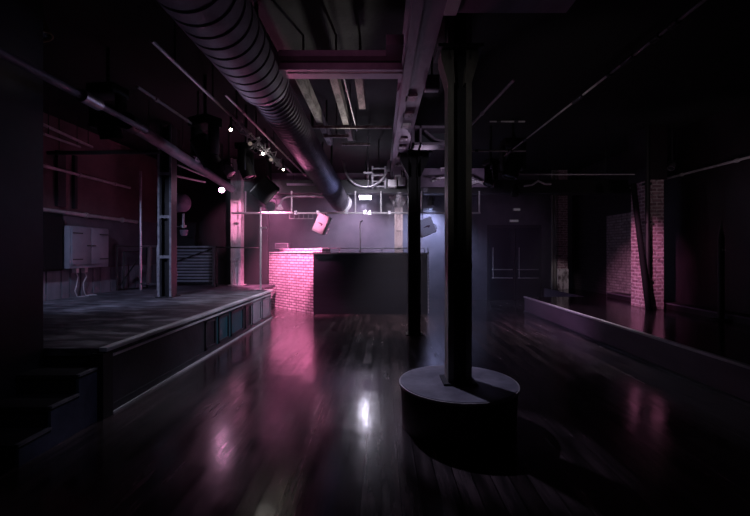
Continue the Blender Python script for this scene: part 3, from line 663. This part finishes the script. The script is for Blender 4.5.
c = at(265,190,8.6); R = Matrix.Rotation(.5,3,'Z') @ Matrix.Rotation(math.radians(38),3,'Y') @ Matrix.Rotation(.35,3,'X')
x, y, z = R@V(1,0,0), R@V(0,1,0), R@V(0,0,1)
MB().obox(c, (.42,.36,.46), x, y, z).build('cabinet', M['blackcab'], bs, bevel=.01)
MB().obox(c-y*.185, (.38,.012,.42), x, y, z).build('grille', M['black'], bs)
MB().tube([c+z*.2, V(c.x,c.y,ZC)], .015).build('hanger', M['black'], bs)
# stage ceiling bars
for a, e, r, lab in ((at(42,124,6.2),at(92,147,8.4),.025,'pale slanting bar over the left of the stage'),(at(44,134,6.2),at(80,147,8.0),.02,'thinner slanting bar below the pale one over the stage'),
                     (at(48,153,7.0),at(160,152,7.0),.035,'dark crosswise bar over the left of the stage'),(at(178,165,7.8),at(219,182,9.3),.018,'pink-lit thin bar under the thick pipe'),
                     (at(176,176,8.6),at(205,182,9.4),.025,'pink-lit lower bar behind the stage column')):
    q = thing('stage_bar', lab, 'bar', a, 'bars over the stage')
    MB().cyl(a, e, r).build('tube', M['pipe'] if 'dark' not in lab else M['black'], q)
    for s in (.1,.9):
        m_ = a.lerp(e, s); MB().cyl(m_, V(m_.x,m_.y,ZC), .008, 6).build('hanger', M['black'], q)
par_can('grey hooded lamp under the near half of the thick slanting pipe', at(198,152,6.6), at(250,230,6.3), ZC, .10, .26, 'lens_off', 'beam')
par_can('grey hooded lamp beside the small lit pink lamp', at(229,171,9.0), at(270,230,8.6), ZC, .11, .26, 'lens_off', 'beam')
for z_, x0, x1, lab in ((3.42,-2.20,-1.45,'upper pale crosswise bar left of the narrow duct end'),(3.18,-2.20,-1.30,'lower pale crosswise bar left of the narrow duct end')):
    q = thing('ceiling_batten', lab, 'batten', (-1.8,9.35,z_), 'bars beside the duct end')
    MB().box(x0, x1, 9.33, 9.37, z_-.022, z_+.022).build('bar', M['beam'], q)
    MB().cyl((-2.05,9.35,z_),(-2.05,9.35,ZC),.008).build('hanger', M['black'], q)
wr = thing('cable_bundle', 'yellowish bundle of cable near the ceiling left of the far pillar', 'cable', at(537,183,9.5))
MB().tube([at(524,186,9.5), at(532,185,9.5), at(538,181,9.5), at(545,184,9.5), at(551,184,9.5)], .025).build('cable', M['cable'], wr)
MB().tube([at(540,183,9.5), V(at(540,183,9.5).x, 9.5, ZC)], .010).build('hanger', M['black'], wr)

# ------------------------------------------------------------------ right platform
XP = 3.84; ZP = .40
pf = thing('raised_platform', 'low glossy black platform with plum fascia along the right side', 'platform', (XP,7,0))
MB().box(XP+.02, XR-.01, 1.0, 10.7, .02, ZP).build('floor_boards', M['platform'], pf)
MB().box(XP, XP+.03, 1.0, 10.7, 0, ZP-.01).build('fascia', M['fascia'], pf)
MB().box(XP-.02, XP+.05, 1.0, 10.72, ZP-.02, ZP+.012).build('edge_strip', M['trim'], pf, bevel=.005)
MB().box(XP+.03, XR-.01, 10.68, 10.7, 0, ZP-.01).build('end_panel', M['fascia'], pf)
MB().box(XP-.03, XP+.0, 1.0, 10.7, 0, .035).build('skirting', M['panel'], pf)
pf2 = thing('upper_step', 'shallow dark upper step along the foot of the right wall', 'step', (6.2,7,ZP))
MB().box(6.04, XR-.01, 1.0, 10.7, ZP, .52).build('step_body', M['wallright'], pf2)
MB().box(6.03, 6.06, 1.0, 10.7, .50, .525).build('nosing', M['fascia'], pf2)
# rear part of the platform
pf3 = thing('rear_platform', 'dark low platform between the exit doors and the right wall', 'platform', (5.8,12,0))
MB().box(5.45, XR-.01, 10.7, YB, .02, ZP).build('floor_boards', M['platform'], pf3)
MB().box(5.43, 5.46, 10.7, YB, 0, ZP).build('fascia', M['fascia'], pf3)
# brick pillar with pipes
bp_ = thing('brick_pillar', 'flaking pink-lit brick pillar standing on the right platform', 'pillar', (5.6,8.6,ZP))
MB().box(5.64, 5.94, 8.40, 9.02, ZP, 3.12).build('shaft', M['brickpillar'], bp_)
MB().box(5.60, 5.98, 8.36, 9.06, 3.12, ZC).build('head', M['wallright'], bp_)
lpz = tag(MB().cyl((5.36,8.50,3.05),(5.51,8.24,ZP),.055,14).build('leaning_pipe', M['pitch'], origin=(5.53,8.27,ZP)), 'black pipe leaning against the front of the brick pillar', 'pipe')
vp = thing('downpipe', 'black vertical pipe on the face of the brick pillar', 'pipe', (5.57,8.36,ZP))
MB().cyl((5.57,8.36,ZP),(5.57,8.36,ZC),.045,14).build('tube', M['black'], vp)
for zz in (1.0,2.2,3.0): MB().box(5.50, 5.64, 8.33, 8.44, zz, zz+.05).build('bracket', M['black'], vp)
fc = thing('brick_pillar', 'far narrow pillar with bare white patch at its foot near the exit doors', 'pillar', (5.9,13,ZP))
MB().box(5.72, 6.02, 12.9, 13.2, ZP, ZC).build('shaft', M['brickpillar'], fc)
MB().box(5.70, 6.04, 12.88, 13.22, ZP, 1.05).build('foot', M['peel'], fc)
for xx in (5.55, 5.64): MB().cyl((xx,12.95,ZP),(xx,12.95,ZC),.04).build('pipe', M['colgrey'], fc)
sg = thing('stanchion', 'slim dark post with a small catch of light by the right wall', 'post', (5.95,7.0,ZP))
MB().cyl((5.95,7.0,ZP),(5.95,7.0,1.85),.05).build('post', M['wallright'], sg)
MB().lathe([(0,.05),(.12,.03),(.30,.008)], (5.95,7.0,1.85), (0,0,1), 12).build('finial', M['wallright'], sg)
MB().lathe([(0,.15),(.02,.15),(.03,.06)], (5.95,7.0,ZP), (0,0,1), 20).build('base', M['black'], sg)
MB().box(5.93, 5.97, 6.94, 6.955, 1.62, 1.65).build('catch', M['white'], sg)  # white chip painted in for a small glint on the post
for i, (px, py, d, w) in enumerate(((525,207,12.6,.12),(522,219,12.6,.16))):
    q = at(px,py,d); t = thing('wall_sign', ('upper' if i == 0 else 'lower')+' faint small sign hung above the exit doors', 'sign', q, 'small signs by the exit doors')
    MB().box(q.x-w, q.x+w, YB-.05, YB-.0, q.z-.05, q.z+.05).build('case', M['cabinet'], t)
    MB().box(q.x-w*.9, q.x+w*.9, YB-.056, YB-.05, q.z-.035, q.z+.035).build('face', M['exit'], t)

# ------------------------------------------------------------------ haze
hz = MB().box(-3.15, 3.6, 8.05, 13.35, .01, 3.05)
m = bpy.data.materials.new('thin stage haze'); m.use_nodes = True; nt = m.node_tree
for n in list(nt.nodes): nt.nodes.remove(n)
out = nt.nodes.new('ShaderNodeOutputMaterial'); vs = nt.nodes.new('ShaderNodeVolumeScatter')
vs.inputs['Density'].default_value = .028; vs.inputs['Anisotropy'].default_value = .2; vs.inputs['Color'].default_value = (.8,.85,1,1)
nt.links.new(vs.outputs[0], out.inputs['Volume'])
ho = hz.build('haze', m); ho['kind'] = 'stuff'; tag(ho, 'thin bluish stage haze hanging at the back of the room', 'haze')

# ------------------------------------------------------------------ light: lamp beams, plus added fills without a fixture
def spot(name, loc, target, e, c, ang, blend=.6, rad=.05):
    l = bpy.data.lights.new(name, 'SPOT'); l.energy = e; l.color = c; l.spot_size = math.radians(ang); l.spot_blend = blend; l.shadow_soft_size = rad
    o = bpy.data.objects.new(name, l); COL.objects.link(o); o.location = Vector(loc)
    o.rotation_euler = aimvec(loc, target).to_track_quat('-Z','Y').to_euler(); return o
def point(name, loc, e, c, rad=.06):
    l = bpy.data.lights.new(name, 'POINT'); l.energy = e; l.color = c; l.shadow_soft_size = rad
    o = bpy.data.objects.new(name, l); COL.objects.link(o); o.location = Vector(loc); return o
pk = PINK2+aimvec(PINK2,(-2.6,11.2,1.3))*.14
spot('pink_beam', pk, (-2.35,11.0,1.0), 1600, (1,.24,.50), 74, .7)
spot('pink_speaker_beam', (-1.95,8.35,3.0), (-1.44,9.75,2.28), 190, (1,.30,.58), 20, .6)
spot('pink_side_beam', V(-3.3,9.9,3.0), (-4.02,11.2,2.5), 150, (1,.32,.58), 44, .7)
spot('pole_fill', (-2.1,8.5,2.5), (-2.92,9.7,1.9), 32, (.92,.84,1), 46, .8)  # added fill with no lamp, whitens the corner pole
spot('pink_lens_beam', PINK+V(.06,.05,-.08), (-2.9,11.0,2.2), 40, (1,.42,.68), 70, .9)
spot('white_wash', WHT+V(0,-.12,-.08), (-.5,9.2,2.6), 22, (.82,.78,1), 150, .8)
spot('white_wall_wash', WHT+V(0,.12,-.12), (-1.1,13.4,1.7), 230, (.88,.68,1), 110, .9)
spot('blue_beam', BLU+V(0,0.10,-.20), (1.4,13.3,1.2), 280, (.52,.60,1), 150, .9)
spot('blue_speaker_fill', (1.65,8.6,3.2), (1.15,9.9,2.25), 34, (.50,.54,1), 22, .6)  # added spot, no fixture, tints the right speaker blue
spot('magenta_right', (2.9,6.5,3.3), (5.75,9.05,1.15), 640, (1,.40,.72), 33, .9)
spot('plum_right', (1.5,7.6,3.3), (4.0,8.9,.3), 170, (.9,.5,1), 60, .9)  # added purple fill for the platform fascia and right floor
spot('stage_cool', (-4.5,4.4,3.7), (-5.2,9.0,.4), 330, (.55,.62,1), 60, .9)
spot('stage_edge', (-.2,7.0,3.0), (-2.66,7.0,.5), 150, (.80,.78,1), 66, .9)  # fixtureless fill added to lift the stage side
spot('stage_edge_far', (-.3,9.3,2.75), (-2.66,9.0,.4), 220, (.80,.80,1), 32, .8)  # added fill for the far side panels, no lamp here
spot('bar_fill', (-.15,9.1,2.7), (-.3,5.5,3.7), 45, (.84,.62,1), 60, .9)  # added fill standing in for bounce on the ceiling undersides
spot('beam_fill', (.95,8.2,2.8), (.35,7.0,3.5), 45, (.90,.68,1), 60, .9)  # stands in for bounce under the long beam, no fixture
spot('bar_front', (-2.0,7.9,2.45), (-2.3,9.85,2.60), 100, (1,.66,.88), 66, 1)  # added fill without a lamp, brightens the left of the lighting bar
spot('bar_front', (-.4,7.7,2.9), (-.2,9.85,2.90), 170, (.9,.82,1), 56, 1)  # second added fill, for the right of the lighting bar
spot('outlet_fill', (-.2,9.75,2.75), (-1.0,10.4,2.85), 40, (.86,.82,1), 30, .7)  # added spot to brighten the duct end, no fixture modelled
spot('rear_column', (.15,10.5,2.9), (.55,12.55,2.3), 120, (1,.74,.88), 40, .8)  # fill added to light the peeling column behind the bar
spot('floor_fill', (.4,9.1,3.0), (.4,9.1,0), 250, (1,.80,.92), 70, .9)  # added fill to bring out the floorboards before the bar
spot('platform_edge', (4.7,8.4,3.3), (3.84,7.8,.4), 150, (1,.8,.95), 70, .9)  # lampless fill added to brighten the platform edge line
spot('far_pillar', (4.0,10.9,2.9), (5.86,12.9,.8), 60, (1,.82,.92), 17, .8)  # added narrow fill for the foot of the far pillar
spot('right_conduit', (1.5,4.6,2.6), (2.44,5.4,3.5), 7, (1,.86,.92), 95, .9)  # added fill that picks out the right conduit, no lamp
spot('nosing_fill', (-2.95,8.2,3.4), (-2.68,8.5,.67), 130, (.85,.84,1), 80, .9)  # added overhead fill to brighten the stage nosing
spot('nosing_near', (-2.3,5.0,3.0), (-2.66,4.8,.67), 26, (.85,.84,1), 60, .9)  # extra fill added for the near end of the nosing
point('spot_glow', (-1.98,6.9,3.12), 1.6, (1,.92,.86))
spot('duct_fill', (-2.0,5.3,2.75), (-1.4,4.0,3.5), 11, (.76,.60,1), 90, .9)  # added lilac fill under the wide duct, no fixture
spot('duct_pink', (-1.75,7.3,2.6), (-1.32,6.3,3.22), 70, (1,.26,.52), 60, .9)  # added fill that puts the pink stripe on the narrow duct
spot('duct_blue', (-.35,8.8,2.6), (-1.1,7.9,3.0), 26, (.45,.5,1), 70, .9)  # added blue fill for the right side of the duct
spot('beam_pink', (-.5,2.4,2.9), (-.4,4.15,3.56), 9, (1,.36,.62), 46, .9)  # pink fill added in front of the crossing beam, no lamp
spot('joist_fill', (-.28,7.3,2.85), (-.65,5.6,3.62), 90, (1,.92,.88), 36, .8)  # added fill in place of bounce, lifts the joists
spot('vent_fill', (1.1,4.6,3.0), (.7,6.3,3.42), 12, (.9,.82,1), 50, .8)  # fixtureless fill added to show the vent frame
spot('cluster_fill', (1.7,8.2,3.0), (1.8,9.4,3.35), 16, (.86,.70,1), 80, .8)  # added fill for the pipe tangle, no lamp modelled
spot('pipe_fill', (-2.75,6.3,2.7), (-3.3,6.6,3.2), 3.2, (.9,.62,1), 90, .9)  # weak fill added beside the thick pipe to brighten it
spot('right_pipes', (3.6,6.6,2.5), (4.4,8.2,3.2), 7, (1,.80,.9), 80, .9)  # added fill for the crosswise conduit at right
spot('right_wall_pipe', (5.2,5.6,2.6), (6.22,7.6,3.2), 12, (1,.80,.9), 80, .9)  # added fill to pick out the right wall pipe, no fixture
spot('brass_fill', (-3.0,3.3,2.8), (-3.5,4.0,3.85), 1.2, (1,.8,.6), 60, .9)  # faint warm fill added to make the brassy lamps glint
spot('pink_bars', (-3.5,8.6,2.6), (-4.0,8.5,3.25), 2.5, (1,.4,.65), 70, .9)  # small pink fill added below the stage bars
spot('plinth_top', (-.6,5.6,3.4), (.66,3.75,.4), 170, (.72,.68,1), 24, .5)  # added fill aimed only at the plinth top, no lamp
spot('column_front', (-.7,1.2,3.5), (.71,3.72,2.6), 14, (1,.94,.92), 36, .9)  # dim front fill added for the plinth column
spot('steps_blue', (.3,2.2,3.3), (-2.7,3.55,.3), 17, (.66,.68,1), 20, .9)  # added cool fill on the stair side, without a fixture
spot('near_wall', (-1.2,3.0,3.0), (-3.26,3.5,1.65), 10, (.55,.6,1), 30, 1)  # added dim blue fill for the blotch on the near wall
# ------------------------------------------------------------------ world, camera, view
w = bpy.data.worlds.new('dark'); S.world = w; w.use_nodes = True
w.node_tree.nodes['Background'].inputs[0].default_value = (.5,.42,.6,1); w.node_tree.nodes['Background'].inputs[1].default_value = 0
cam = bpy.data.cameras.new('camera'); co = bpy.data.objects.new('camera', cam); COL.objects.link(co)
co.location = (0,0,1.6); co.rotation_euler = (PI/2,0,0)
cam.sensor_width = 36; cam.lens = 400/750*36; cam.shift_x = -6/750; cam.shift_y = -6/750; cam.clip_start = .05
S.camera = co
S.view_settings.view_transform = 'Standard'; S.view_settings.look = 'None'; S.view_settings.gamma = 1; S.view_settings.exposure = 0
S.view_settings.use_curve_mapping = False
S.cycles.use_denoising = True
S.cycles.max_bounces = 6; S.cycles.volume_bounces = 0; S.cycles.sample_clamp_indirect = 4
